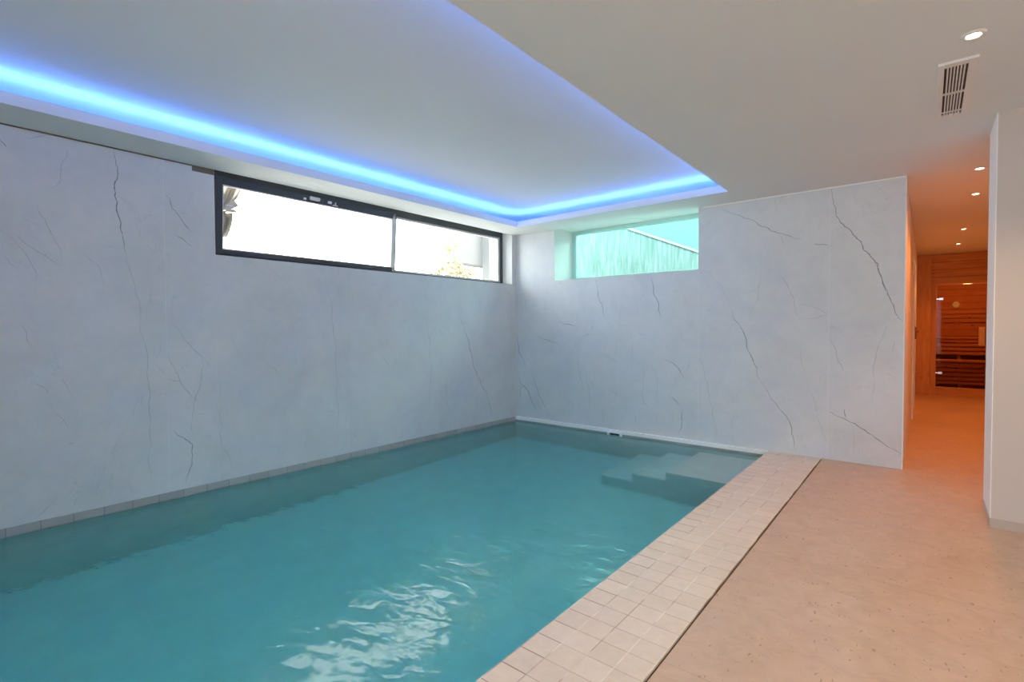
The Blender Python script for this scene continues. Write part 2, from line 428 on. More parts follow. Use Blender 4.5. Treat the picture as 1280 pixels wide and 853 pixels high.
M_aquawall = mat('aqua_painted_wall', (.13,.24,.23), .7)
M_stucco = m_stucco()
M_leaf = mat('olive_leaf', (.22,.20,.09), .5); M_leaf2 = mat('autumn_leaf', (.28,.20,.12), .5)
M_bark = mat('bark', (.16,.12,.09), .8)
M_cloth = m_plaster('greige_cloth', (.34,.31,.275), 90, .2, .9)

rnd = random.Random(7)
def veins(bm, data, place, eps):
    """hair-thin inlaid stone veins: tapering ribbons just on the slab face"""
    for w, pts in data:
        q = [Vector(p) for p in pts]
        for it in range(2):
            r = [q[0]]
            for a, b in zip(q, q[1:]):
                d = b-a; n = Vector((-d.y, d.x))
                r += [(a+b)/2 + n*rnd.uniform(-.09,.09), b]
            q = r
        n = len(q); ww = w*.72/1000.0
        mi = 1 if w >= 6.5 else 2
        L = []; 
        for i, p in enumerate(q):
            d = (q[min(i+1,n-1)] - q[max(i-1,0)])
            if d.length < 1e-6: d = Vector((1,0))
            d.normalize(); nn = Vector((-d.y, d.x))
            t = i/(n-1); tap = min(1, .25+2.4*min(t, 1-t))
            h = ww*.5*tap*rnd.uniform(.55,1.25)
            L.append((bm.verts.new(place(p+nn*h, eps)), bm.verts.new(place(p-nn*h, eps))))
        for a, b in zip(L, L[1:]):
            f = bm.faces.new((a[0], a[1], b[1], b[0])); f.material_index = mi

# ------------------------------------------------------------------ the room shell
# left wall: backing, window reveal and large marble slabs with fine joints
bm = new_bm()
Y0, Y1 = -8.4, 0.5
for (a, b, c, d) in ((Y0,LW0,-.3,2.9),(LW1,Y1,-.3,2.9),(LW0,LW1,-.3,LWB),(LW0,LW1,LWT,2.9)):
    box(bm, -.35, -.0012, a, b, max(c, 0), d, 3)
G = .002
slabs = [(-8.2,-6.65,2.55),(-6.65,-5.445,2.55),(-5.445,-4.245,2.55),(-4.245,-4.05,2.55),(-4.05,-3.894,2.502),
         (-3.894,-2.686,LWB),(-2.686,-1.474,LWB),(-1.474,-.285,LWB),(-.285,-.085,LWB),(-.085,-.0,2.55)]
for i, (a, b, t) in enumerate(slabs):
    ga = 0 if i in (4, 9) else G; gb = 0 if i in (3, 8) else G
    box(bm, -.001, 0, a+ga, b-gb, -.0, t, 0)
veins(bm, VL, lambda p, e: (e, p.x, p.y), .0007)
struct(obj('wall_left', bm, [M_marble, M_vein, M_vein2, M_joint]), 'white marble slab wall along the pool under the long window', 'wall')

bm = new_bm()
for (a, b, c, d) in ((-.014,BW0,-.3,2.9),(BW1,CX,-.3,2.9),(BW0,BW1,-.3,BWB),(BW0,BW1,BWT,2.9)):
    box(bm, a, b, .0012, .5, max(c, 0), d, 3)
for (a, b, c) in ((0,.648,2.55),(.648,1.597,BWB),(1.597,2.562,BWB),(2.562,3.775,2.55),(3.775,CX,2.55)):
    lo = a+G; hi = b-G
    if a == 0: hi = BW0
    if a == .648: lo = BW0
    if b == 2.562: hi = BW1
    if a == 2.562: lo = BW1+2*G
    box(bm, lo, hi, 0, .001, 0, c, 0)
veins(bm, VB, lambda p, e: (p.x, -e, p.y), .0007)
struct(obj('wall_back', bm, [M_marble, M_vein, M_vein2, M_joint]), 'veined marble end wall behind the pool steps', 'wall')

# slim white edge trims of the end wall (top and corridor corner)
bm = new_bm(); box(bm, 2.60, CX, -.004, -.0002, 2.538, 2.549); box(bm, CX-.006, CX+.002, -.004, -.0002, .0, 2.549)
struct(obj('trim_1', bm, M_lip), 'thin pale edge trim around the end wall', 'trim')
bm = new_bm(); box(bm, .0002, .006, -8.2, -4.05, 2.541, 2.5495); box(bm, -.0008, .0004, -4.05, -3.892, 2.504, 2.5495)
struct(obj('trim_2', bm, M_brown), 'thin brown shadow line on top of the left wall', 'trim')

# right wall stub with a reveal whitened for window light, corridor walls, far side and rear walls
bm = new_bm(); box(bm, 4.806, 7.0, -1.26, -.80, 0, 2.55)
struct(obj('wall_right', bm, m_plaster('warm_plaster', (.66,.575,.52), 30, .03)), 'plain plaster wall at the right beside the corridor opening', 'wall')
bm = new_bm(); box(bm, 4.801, 4.8058, -1.262, -.80, .058, 2.5495); struct(obj('trim_lit_reveal', bm, mat('reveal_whitened_as_lit', (.93,.93,.92), .5)), 'reveal of the corridor opening, whitened in place of window light', 'trim')  # lining coloured whiter to stand for daylight falling on the jamb
bm = new_bm(); box(bm, 4.806-.006, 7.0, -1.268, -1.26, 0.0, .058); box(bm, 4.800, 4.806, -1.26, -.80, 0, .058)
struct(obj('baseboard_right', bm, M_skirt), 'low beige skirting at the foot of the right wall', 'baseboard')
bm = new_bm(); box(bm, CX-.2, CX, .5, YS+1.9, -.05, 2.9)
struct(obj('wall_corridor_left', bm, M_wall), 'left plaster wall of the corridor', 'wall')
bm = new_bm(); box(bm, 5.5, 5.7, -.80, YS+1.9, -.05, 2.9)
struct(obj('wall_corridor_right', bm, M_wall), 'right plaster wall of the corridor', 'wall')
bm = new_bm(); box(bm, 7.0, 7.2, -8.4, -.8, -.05, 2.9)
struct(obj('wall_side', bm, M_wall), 'plaster wall of the room behind the camera on the right', 'wall')
bm = new_bm()
RW = (4.1, 6.5, .05, 2.35)
for (a, b, c, d) in ((-.35,RW[0],-.3,2.9),(RW[1],7.2,-.3,2.9),(RW[0],RW[1],-.3,RW[2]),(RW[0],RW[1],RW[3],2.9)):
    box(bm, a, b, -8.4, -8.2, c, d)
struct(obj('wall_rear', bm, M_wall), 'plaster wall behind the camera with a glazed opening added for fill daylight', 'wall')
bm = new_bm()
for x in (4.1, 5.27, 6.44): box(bm, x, x+.06, -8.33, -8.27, RW[2], RW[3], 0)
box(bm, 4.16, 6.44, -8.33, -8.27, RW[2], RW[2]+.06); box(bm, 4.16, 6.44, -8.33, -8.27, RW[3]-.06, RW[3])
w3 = struct(obj('fill_window', bm, M_frame), 'added dark framed window out of view behind the camera, for fill daylight', 'window')  # unseen window added to let fill daylight into the hall
bm = new_bm(); box(bm, 4.16, 6.44, -8.305, -8.295, RW[2]+.06, RW[3]-.06); obj('pane', bm, M_clear, w3)

# floor (pool hall + corridor)
bm = new_bm()
box(bm, DX+.012, 7.2, -8.4, .05, -.25, 0); box(bm, CX, 5.7, .05, YS+1.9, -.25, 0)
box(bm, -.014, DX+.012, -8.4, -7.3, -.25, 0)
struct(obj('floor', bm, M_floor), 'beige seamless stone floor beside the pool', 'floor')

# ceiling: lowered ring around the light cove and the raised field inside
bm = new_bm()
def ring(x0, x1, y0, y1): box(bm, x0, x1, y0, y1, H, H+.07)
ring(-.0, RA, -8.2, 0); ring(RA, RB, RC, 0); ring(RB, 7.0, -8.2, 0); ring(RA, RB, -8.2, RD)
ring(CX, 5.5, 0, YS+1.9)
box(bm, -.35, 7.2, -8.4, .5, HU, HU+.15)
box(bm, RB+.4, RB+.45, -8.2, 0, H+.07, HU)          # closed side of the cove
box(bm, CX, 5.7, .5, YS+1.9, H+.07, H+.2); box(bm, 5.5, 5.7, 0, .5, H, HU)
struct(obj('ceiling', bm, M_ceil), 'matt white ceiling with a rectangular recessed light cove', 'ceiling')

# ------------------------------------------------------------------ windows
w1 = struct(thing('window_1', 'long dark framed ribbon window high in the left wall', 'window', (-.2,(LW0+LW1)/2,LWB)))
XF = -.17
bm = new_bm()
for (a, b, c, d) in ((LW0,LW0+.05,LWB,LWT),(LW1-.05,LW1,LWB,LWT),(LW0+.05,LW1-.05,LWB,LWB+.034),(LW0+.05,LW1-.05,LWT-.095,LWT)):
    box(bm, XF-.07, XF, a, b, c, d, 0, .004)
obj('frame', bm, M_frame, w1)
bm = new_bm(); box(bm, XF-.07, XF, -2.02, -1.985, LWB+.034, LWT-.095, 0, .004); ml = obj('mullion', bm, mat('glare_pale_aluminium', (.72,.72,.70), .45), w1); ml['label'] = 'upright between the two lights, paled to show window glare'  # pale colour imitates glare of the bright window on the upright
bm = new_bm()     # inner glazing bead of the fixed light
fy0, fy1, fz0, fz1 = -1.985, LW1-.05, LWB+.034, LWT-.095
for (a, b, c, d) in ((fy0,fy0+.022,fz0,fz1),(fy1-.03,fy1,fz0,fz1),(fy0+.022,fy1-.03,fz0,fz0+.022),(fy0+.022,fy1-.03,fz1-.022,fz1)):
    box(bm, XF-.05, XF-.012, a, b, c, d, 0, .003)
obj('glazing_bead', bm, M_gasket, w1)
bm = new_bm(); box(bm, XF-.036, XF-.03, fy0+.01, fy1-.01, fz0+.01, fz1-.01); obj('pane', bm, M_clear, w1)
# tilted hopper sash (hinged at the bottom, its head leaning into the room)
def tilt(o, ang=3.6):
    piv = Vector((XF, 0, LWB+.03))
    M = Matrix.Translation(piv) @ Matrix.Rotation(math.radians(ang), 4, 'Y') @ Matrix.Translation(-piv)
    o.data.transform(M)
sy0, sy1, sz0, sz1 = LW0+.045, -2.0, LWB+.03, LWT-.085
bm = new_bm()
for (a, b, c, d) in ((sy0,sy0+.052,sz0,sz1),(sy1-.008,sy1,sz0,sz1),(sy0+.052,sy1-.044,sz0,sz0+.04),(sy0+.052,sy1-.044,sz1-.062,sz1)):
    box(bm, XF+.002, XF+.05, a, b, c, d, 0, .005)
sash = obj('sash', bm, M_frame, w1); tilt(sash); sash['label'] = 'tilted left sash with dark frame'
bm = new_bm()
for (a, b, c, d) in ((sy0+.052,sy0+.06,sz0+.04,sz1-.062),(sy1-.052,sy1-.044,sz0+.04,sz1-.062),(sy0+.06,sy1-.052,sz0+.04,sz0+.05),(sy0+.06,sy1-.052,sz1-.07,sz1-.062)):
    box(bm, XF+.012, XF+.045, a, b, c, d, 0)
box(bm, XF-.004, XF+.03, sy1-.001, sy1+.012, sz0, sz1, 0)     # grey seal along the open edge
g = obj('gasket', bm, M_gasket, sash); tilt(g)
bm = new_bm(); box(bm, XF+.003, XF+.047, sy1-.044, sy1-.0085, sz0+.041, sz1-.063, 0, .004); g = obj('stile', bm, bpy.data.materials['glare_pale_aluminium'], sash); tilt(g); g['label'] = 'closing stile, paled to show window glare'  # same glare painted into the stile colour
bm = new_bm(); box(bm, XF+.022, XF+.028, sy0+.055, sy1-.047, sz0+.042, sz1-.065); g = obj('pane', bm, M_clear, sash); tilt(g)
bm = new_bm()
box(bm, XF+.05, XF+.075, -3.03, -2.93, sz1-.045, sz1-.012, 0, .006)
box(bm, XF+.05, XF+.066, -3.09, -3.065, sz1-.052, sz1-.035, 0, .003)
cyl(bm, (XF+.062,-2.945,sz1-.028), (XF+.085,-2.945,sz1-.028), .012, 14)
g = obj('latch', bm, M_metal, sash); tilt(g); g['label'] = 'pale metal latch'
bm = new_bm()
box(bm, XF+.05, XF+.068, -2.84, -2.80, sz1-.045, sz1-.02, 0, .005)
box(bm, XF+.05, XF+.060, -2.785, -2.73, sz1-.055, sz1-.047, 0, .002); box(bm, XF+.05, XF+.060, -2.76, -2.75, sz1-.047, sz1-.02, 0, .002)
g = obj('latch', bm, M_metal, sash); tilt(g); g['label'] = 'small stay arm beside the latch'

w2 = struct(thing('window_2', 'turquoise glazed window deep in the end wall', 'window', ((BW0+BW1)/2,.5,BWB)))
bm = new_bm(); fw = .06
for (a, b, c, d) in ((BW0,BW0+fw,BWB,BWT),(BW1-fw,BW1,BWB,BWT),(BW0+fw,BW1-fw,BWB,BWB+fw),(BW0+fw,BW1-fw,BWT-.05,BWT)):
    box(bm, a, b, .44, .5, c, d, 0, .004)
obj('frame', bm, mat('pale_aqua_frame', (.50,.72,.68), .5), w2)
bm = new_bm(); box(bm, BW0+.05, BW1-.05, .47, .48, BWB+.05, BWT-.04); obj('pane', bm, M_aqua, w2)

# ------------------------------------------------------------------ the pool
pool = thing('swimming_pool', 'indoor pool with stone coping sunk into the floor along the marble walls', 'pool', (PX/2,-3.5,0))
PB = -1.03
bm = new_bm()
box(bm, -.2, .004, -7.2, .05, PB-.2, -.0002, 0); box(bm, .004, PX, -.03, .0, PB-.2, -.036, 0); box(bm, .004, PX, .0, .05, PB-.2, -.0002, 0); box(bm, PX, PX+.2, -7.2, .05, PB-.2, -.03, 0)
box(bm, .004, PX, -7.2, -7.0, PB-.2, -.0002, 0); obj('basin', bm, M_basin, pool)
bm = new_bm(); box(bm, .004, PX, -7.0, -.03, PB-.2, PB, 0); obj('pool_floor', bm, M_bottom, pool)
bm = new_bm(); box(bm, .004, .008, -7.0, -.034, -.085, -.0004); box(bm, .008, PX-.004, -.034, -.03, -.085, -.036); obj('waterline_tiles', bm, M_band, pool)
bm = new_bm(); box(bm, PX-.004, DX, -7.3, .05, -.03, -.0002, 0, .003); box(bm, DX, DX+.012, .0002, .05, -.06, -.0002); obj('coping', bm, M_cop, pool)
bm = new_bm(); box(bm, .008, PX-.004, -.040, -.0001, -.036, .004, 0, .002); obj('wall_ledge', bm, M_lip, pool)
bm = new_bm(); box(bm, DX, DX+.012, -7.3, -.0005, -.05, -.012); obj('drain_slot', bm, M_dark, pool)
SY = -.965
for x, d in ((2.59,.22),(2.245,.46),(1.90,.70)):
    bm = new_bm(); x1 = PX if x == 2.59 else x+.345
    box(bm, x+.003, x1, SY+.003, -.03, PB, ZW-d-.02, 0, .003); st = obj('step', bm, M_basin, pool)  # riser body in the darker tile so its upright faces look shaded
    bm = new_bm(); box(bm, x, x1, SY, -.03, ZW-d-.02, ZW-d, 0, .005); obj('tread', bm, M_tread, st)  # lighter top plate paints the lit face of the step
# wall inlet under the ledge
bm = new_bm()
ix0, ix1, iz0, iz1 = 1.472, 1.667, -.098, -.012
for (a, b, c, d) in ((ix0,ix0+.03,iz0,iz1),(ix1-.03,ix1,iz0,iz1),(ix0+.03,ix1-.03,iz0,iz0+.024),(ix0+.03,ix1-.03,iz1-.022,iz1)):
    box(bm, a, b, -.056, -.030, c, d, 0, .003)
inl = obj('skimmer_inlet', bm, M_lip, pool); inl['label'] = 'white rectangular skimmer mouth'
bm = new_bm(); box(bm, ix0+.03, ix1-.03, -.036, -.031, iz0+.024, iz1-.022); obj('opening', bm, M_dark, inl)

bm = new_bm(); box(bm, .002, PX+.002, -7.02, -.028, PB-.05, ZW)
tag(obj('pool_water', bm, M_water), 'clear teal water filling the pool, rippling towards the near end', 'water', kind='stuff')

# ------------------------------------------------------------------ blue light cove
bm = new_bm(); z = H+.07+LED_R+.001; e = .065
cyl(bm, (RA-e,RD-e,z), (RA-e,RC+e,z), LED_R, 10); cyl(bm, (RA-e,RC+e,z), (RB+e,RC+e,z), LED_R, 10); cyl(bm, (RB+e,RC+e,z), (RB+e,RD-e,z), LED_R, 10)
cyl(bm, (RB+e,RD-e,z), (RA-e,RD-e,z), LED_R, 10)
tag(obj('light_strip', bm, M_led), 'glowing blue light strip hidden in the ceiling cove above the pool', 'light')

# ------------------------------------------------------------------ downlights
def downlight(loc, label, watts, col, spot=2.3, first=[]):
    root = thing('recessed_downlight', label, 'light', loc, 'recessed ceiling spots')
    if not first:
        b1 = new_bm(); lathe(b1, [(.025,-.0005),(.025,-.005),(.031,-.009),(.042,-.007),(.045,-.0003)], 0, 0)
        t = obj('trim_ring', b1, M_white)
        b2 = new_bm(); r = lathe(b2, [(.0245,-.001),(.0245,-.004)], 0, 0); b2.faces.new(r[1]); b2.faces.new(r[0][::-1])
        l = obj('lens', b2, M_lens); first += [t, l]
    else:
        t, l = [o.copy() for o in first]
        for o in (t, l): C.objects.link(o)
    for o in (t, l): o.parent = root
    li = bpy.data.lights.new('spot_lamp', 'SPOT'); li.energy = watts; li.color = col; li.spot_size = spot; li.spot_blend = .6; li.shadow_soft_size = .03
    lo = bpy.data.objects.new('spot_lamp', li); C.objects.link(lo); lo.parent = root; lo.location = (0,0,-.02)
    return root
downlight((4.63,-2.466,H), 'lit downlight in the hall ceiling next to the vent', SPOT_W, SPOT_COL)
for y in (-4.6, -6.7): downlight((4.63,y,H), 'added downlight out of view behind the camera, brightening the hall', SPOT_W, SPOT_COL)  # extra lamps added out of view to brighten the hall
for x, y, lb in ((4.806,.135,'corridor downlight nearest the pool hall, beside the white reveal'),(4.838,1.196,'second corridor downlight from the pool hall'),
                 (4.848,3.51,'third corridor downlight from the pool hall'),(4.852,5.069,'corridor downlight closest to the sauna')):
    downlight((x,y,H), lb, COR_W, COR_COL)

# ------------------------------------------------------------------ ceiling vent
vent = thing('ceiling_vent', 'white slatted air vent in the ceiling above the corridor opening', 'vent', (4.585,-1.82,H))
vx0, vx1, vy0, vy1 = 4.512, 4.664, -2.235, -1.40
bm = new_bm(); t = .014
box(bm, vx0, vx0+.026, vy0, vy1, H-t, H-.0003, 0, .003); box(bm, vx1-.036, vx1, vy0, vy1, H-t, H-.0003, 0, .003)
box(bm, vx0+.026, vx1-.036, vy0, vy0+.05, H-t, H-.0003, 0, .003); box(bm, vx0+.026, vx1-.036, vy1-.035, vy1, H-t, H-.0003, 0, .003)
ym = (vy0+vy1)/2+.02
box(bm, vx0+.026, vx1-.036, ym-.008, ym+.008, H-.010, H-.002)
box(bm, vx0+.026, vx1-.036, vy1-.09, vy1-.08, H-.010, H-.002)
obj('frame', bm, M_white, vent)
bm = new_bm(); box(bm, vx0+.02, vx1-.03, vy0+.04, vy1-.03, H-.0028, H-.0004); obj('backing', bm, M_dark, vent)
n = 6; a0, a1 = vx0+.026, vx1-.036
for i in range(1, n+1):
    x = a0 + (a1-a0)*i/(n+1)
    bm = new_bm(); box(bm, x-.0032, x+.0032, vy0+.05, vy1-.035, H-.012, H-.003, 0); obj('slat', bm, M_white, vent)

# ------------------------------------------------------------------ corridor door
d1 = struct(thing('door_1', 'flush white door in the left corridor wall', 'door', (CX,3.7,0)))
bm = new_bm()
for (a, b, c, d) in ((3.05,3.12,0,2.12),(4.22,4.29,0,2.12),(3.12,4.22,2.05,2.12)): box(bm, CX+.0003, CX+.022, a, b, c, d, 0, .003)
obj('door_frame', bm, M_white, d1)
bm = new_bm(); box(bm, CX+.0003, CX+.012, 3.123, 4.217, .006, 2.047); lf = obj('leaf', bm, M_white, d1)
bm = new_bm(); box(bm, CX+.012, CX+.03, 4.12, 4.15, 1.06, 1.24, 0, .003); cyl(bm, (CX+.03,4.135,1.17), (CX+.06,4.135,1.17), .009, 12); cyl(bm, (CX+.055,4.14,1.17), (CX+.055,4.01,1.17), .009, 12)
obj('handle', bm, M_brown, lf)

# ------------------------------------------------------------------ sauna at the end of the corridor
sa = thing('sauna_cabin', 'wooden sauna front with a tinted glass door at the end of the corridor', 'sauna', (4.95,YS,0))
gx0, gx1, gz0, gz1 = 4.615, 5.30, .146, 2.0
bm = new_bm(); box(bm, CX+.002, 4.535, YS-.11, YS-.02, .0, 2.549, 0, .004); obj('corner_panel', bm, M_woodv, sa)
bm = new_bm(); box(bm, 4.535, 5.498, YS, YS+.05, gz1+.13, 2.549); box(bm, 4.36, 4.53, YS, YS+.05, .0, 2.549); box(bm, 5.39, 5.498, YS, YS+.05, .0, gz1+.13)
obj('front_wall', bm, M_wood, sa)
bm = new_bm()
box(bm, 4.537, gx0, YS-.025, YS+.045, 0, gz1, 0, .004); box(bm, gx1, gx1+.085, YS-.025, YS+.045, 0, gz1, 0, .004)
obj('door_frame', bm, M_woodv, sa)
bm = new_bm(); box(bm, 4.537, gx1+.085, YS-.025, YS+.045, gz1, gz1+.128, 0, .004); obj('door_head', bm, M_woods, sa)
bm = new_bm(); box(bm, gx0, gx1, YS-.02, YS+.045, .0, gz0-.05, 0, .003); obj('threshold', bm, M_woods, sa)
bm = new_bm(); box(bm, gx0, gx1, YS-.008, YS+.045, gz0-.05, gz0, 0, .003); obj('bottom_rail', bm, M_woods, sa)
bm = new_bm(); box(bm, gx0+.006, gx1-.006, YS, YS+.008, gz0+.006, gz1-.006, 0); gd = obj('glass_door', bm, M_smoke, sa); gd['label'] = 'bronze tinted frameless glass door'
for zz in (1.742, .402):
    bm = new_bm(); box(bm, gx0+.035, gx0+.095, YS-.014, YS+.022, zz-.022, zz+.022, 0, .004); box(bm, gx0-.012, gx0+.035, YS-.008, YS+.016, zz-.012, zz+.012, 0, .003); obj('hinge', bm, M_chrome, gd)
bm = new_bm(); box(bm, 5.185, 5.265, YS-.05, YS-.022, .906, 1.232, 0, .008)
for zz in (.97, 1.17): cyl(bm, (5.225,YS-.03,zz), (5.225,YS+.0,zz), .012, 12)
hd = obj('handle', bm, mat('pale_wood_handle', (.66,.46,.27), .5), gd); hd['label'] = 'pale wooden pull handle'
bm = new_bm()
box(bm, CX+.1, 5.9, YS+1.75, YS+1.8, 0, 2.2); box(bm, CX+.05, CX+.1, YS+.05, YS+1.8, 0, 2.2); box(bm, 5.9-.41, 5.499, YS+.05, YS+1.75, 0, 2.2); box(bm, CX+.05, 5.499, YS+.05, YS+1.8, 2.2, 2.25)
obj('inner_lining', bm, M_wood, sa)
# benches inside
def slatted(name, label, y0, y1, top, rows):
    r = thing(name, label, 'bench', (4.95,(y0+y1)/2,0), None)
    x0, x1 = CX+.12, 5.47
    bm = new_bm(); k = 5; wd = (y1-y0)/k
    for i in range(k): box(bm, x0, x1, y0+i*wd+.006, y0+(i+1)*wd-.006, top-.03, top, 0, .004)
    obj('seat', bm, M_woods, r)
    for (a, b) in rows:
        bm = new_bm(); box(bm, x0, x1, y0+.03, y0+.055, a, b, 0, .004); obj('skirt_board', bm, M_woods, r)
    for xx in (x0+.05, 4.95, x1-.1):
        bm = new_bm(); box(bm, xx, xx+.05, y0+.06, y1-.05, .0, top-.03); obj('support', bm, M_woods, r)
    return r
slatted('sauna_bench', 'upper slatted wooden bench inside the sauna', YS+1.14, YS+1.72, 1.03, [(.93,.99),(.85,.908),(.77,.828),(.69,.748)])
slatted('sauna_bench', 'lower slatted wooden bench inside the sauna', YS+.56, YS+1.13, .60, [(.47,.555),(.39,.448),(.308,.368),(.228,.286),(.155,.206)])
bm = new_bm(); box(bm, 4.92, 4.98, YS+1.7255, YS+1.7498, 1.30, 1.58); br = obj('backrest', bm, M_woods, sa); br['label'] = 'slatted backrest on the rear wall of the sauna'
for (a, b) in ((1.33,1.40),(1.415,1.485),(1.50,1.56)):
    bm = new_bm(); box(bm, CX+.12, 5.47, YS+1.70, YS+1.7255, a, b, 0, .004); obj('slat', bm, M_woods, br)
sl = thing('sauna_lamp', 'dim glowing lamp behind the sauna glass', 'lamp', (4.94,YS+1.70,1.68))
bm = new_bm(); box(bm, 4.86, 5.02, YS+1.715, YS+1.7495, 1.60, 1.78, 0, .006); obj('backplate', bm, M_woods, sl)
bm = new_bm(); bmesh.ops.create_uvsphere(bm, u_segments=20, v_segments=12, radius=.05, matrix=Matrix.Translation((4.94,YS+1.69,1.69)) @ Matrix.Diagonal((1,.55,1.2,1)))
for f in bm.faces: f.smooth = True
obj('globe', bm, m_emit('sauna_globe', (1,.40,.10), .5), sl)
li = bpy.data.lights.new('sauna_fill_point', 'POINT'); li.energy = SAUNA_W; li.color = (1,.45,.15); li.shadow_soft_size = .06  # added unseen fill near the door, lights the bench fronts
lo = bpy.data.objects.new('sauna_fill_point', li); C.objects.link(lo); lo.location = (5.05,YS+.45,1.95); lo.parent = sl; lo.matrix_parent_inverse = Matrix.Translation(sl.location).inverted()

# ------------------------------------------------------------------ outside
bm = new_bm(); box(bm, -30, -.35, -25, 25, 1.45, 1.7); struct(obj('ground', bm, M_ground), 'pale ground outside the long window', 'ground')
bm = new_bm(); box(bm, -12, 14, -25, -8.4, -.3, -.05); struct(obj('ground', bm, M_ground), 'pale terrace outside behind the camera', 'ground')
bm = new_bm(); box(bm, -.35, CX-.2, .5, 8, 1.4, 1.62); struct(obj('ground', bm, M_ground), 'ground of the light well behind the turquoise window', 'ground')
# sloping stucco retaining wall with a capping, and the aqua wall behind it
bm = new_bm()
yy = 1.55; pts = [(-.30,3.0),(.36,2.985),(.897,2.775),(2.0,2.298),(3.3,1.80),(3.3,1.62),(-.30,1.62)]
A = [bm.verts.new((x,yy,z)) for x, z in pts]; B = [bm.verts.new((x,yy+.25,z)) for x, z in pts]
bm.faces.new(A); bm.faces.new(B[::-1])
for i in range(7): bm.faces.new((A[i], B[i], B[(i+1)%7], A[(i+1)%7]))
rw = tag(obj('retaining_wall', bm, M_stucco), 'rough stucco wall with a sloping top behind the turquoise glass', 'wall')
bm = new_bm()
p2 = pts[:5]
for (a, b) in zip(p2, p2[1:]):
    vs = []
    for y in (yy-.02, yy+.27):
        vs.append([bm.verts.new((a[0],y,a[1]+.001)), bm.verts.new((b[0],y,b[1]+.001)), bm.verts.new((b[0],y,b[1]+.03)), bm.verts.new((a[0],y,a[1]+.03))])
    bm.faces.new(vs[0]); bm.faces.new(vs[1][::-1])
    for i in range(4): bm.faces.new((vs[0][i], vs[1][i], vs[1][(i+1)%4], vs[0][(i+1)%4]))
cp = obj('capping', bm, mat('bright_capping', (.42,.42,.42), .6), rw)
bm = new_bm(); box(bm, -.35, CX-.2, 2.9, 3.1, 1.62, 3.45); tag(obj('garden_wall', bm, M_aquawall), 'smooth aqua garden wall rising beyond the sloping stucco wall', 'wall')

hs = thing('house', 'white neighbouring house seen through the right window light', 'house', (-6.5,4.8,1.7))
bm = new_bm(); box(bm, -5.45, -5.0, 3.62, 9, 2.98, 6.5); obj('upper_storey', bm, M_ext, hs)
bm = new_bm(); box(bm, -5.0, -4.75, 4.70, 5.6, 1.7, 6.5); obj('pillar', bm, M_pillar, hs)
bm = new_bm(); box(bm, -5.45, -5.0, 5.2, 9, 1.7, 2.98); obj('lower_wall', bm, M_ext, hs)

sh = thing('shrub', 'sunlit olive shrub growing in front of the white house', 'shrub', (-4.3,3.1,1.7))
bm = new_bm(); r2 = random.Random(3)
for i in range(900):
    y = r2.uniform(2.4,4.2); top = 2.5+.26*math.sin((y-2.3)*2.4)+.08*math.sin(y*17)
    z = 1.9 + (top-1.9)*(1-r2.random()**2.2); x = -4.3+r2.uniform(-.32,.3)
    if i > 860: y = 2.75+r2.uniform(-.1,.12); z = r2.uniform(2.55,3.35) if i % 2 else r2.uniform(3.1,3.35)
    s_ = r2.uniform(.025,.055); d = Vector((r2.uniform(-1,1),r2.uniform(-1,1),r2.uniform(-1,1))).normalized(); n_ = d.orthogonal().normalized()
    p = Vector((x,y,z)); vs = [bm.verts.new(p+d*s_*1.6), bm.verts.new(p+n_*s_*.6), bm.verts.new(p-d*s_*1.6), bm.verts.new(p-n_*s_*.6)]
    bm.faces.new(vs).material_index = int(r2.random() < .4)
obj('foliage', bm, [M_leaf, M_leaf2], sh)
bm = new_bm()
for i in range(16):
    y = 2.35+i*.105; cyl(bm, (-4.3,3.1+(y-3.1)*.25,1.70), (-4.3+r2.uniform(-.2,.2),y,2.4+r2.uniform(-.1,.15)), .014, 6, 0, .005)
cyl(bm, (-4.3,2.8,1.7), (-4.3,2.77,3.32), .016, 6, 0, .004)
obj('branch', bm, M_bark, sh)

# tied outdoor curtain hanging at the left end of the window
cu = thing('curtain', 'greige outdoor curtain tied in the middle, hanging outside the left end of the long window', 'curtain', (-.52,-3.8,2.3))
def sheet(name, rows, parent, seed):
    """rows: (z_left, y_left, z_right, y_right) from top to bottom; pleated cloth with thickness"""
    bm = new_bm(); n = 26; V = []
    for k, (zl, yl, zr, yr) in enumerate(rows):
        V.append([bm.verts.new((-.52+.028*math.sin(i*1.25+seed+.2*k), yl+(yr-yl)*i/n, zl+(zr-zl)*i/n)) for i in range(n+1)])
    for a, b in zip(V, V[1:]):
        for i in range(n): f = bm.faces.new((a[i], a[i+1], b[i+1], b[i])); f.smooth = True
    o = obj(name, bm, M_cloth, parent); s_ = o.modifiers.new('t', 'SOLIDIFY'); s_.thickness = .004; return o
sheet('upper_drape', [(2.95,-4.15,2.95,-3.40),(2.72,-4.12,2.72,-3.43),(2.57,-4.08,2.57,-3.475),(2.50,-4.03,2.48,-3.515),(2.44,-3.97,2.41,-3.563),(2.37,-3.90,2.35,-3.622),(2.335,-3.86,2.33,-3.66)], cu, 0)
sheet('lower_drape', [(2.335,-3.86,2.33,-3.562),(2.28,-3.87,2.28,-3.558),(2.22,-3.89,2.22,-3.567),(2.16,-3.90,2.155,-3.585),(2.15,-3.93,2.10,-3.606)], cu, .6)
bm = new_bm()
def flap(pts, x):
    A = [bm.verts.new((x, y, z)) for y, z in pts]; B = [bm.verts.new((x-.02, y, z)) for y, z in pts]; k = len(pts)
    bm.faces.new(A); bm.faces.new(B[::-1])
    for i in range(k): bm.faces.new((A[i], B[i], B[(i+1)%k], A[(i+1)%k]))
flap([(-3.66,2.335),(-3.60,2.385),(-3.545,2.45),(-3.505,2.405),(-3.57,2.36)], -.485)
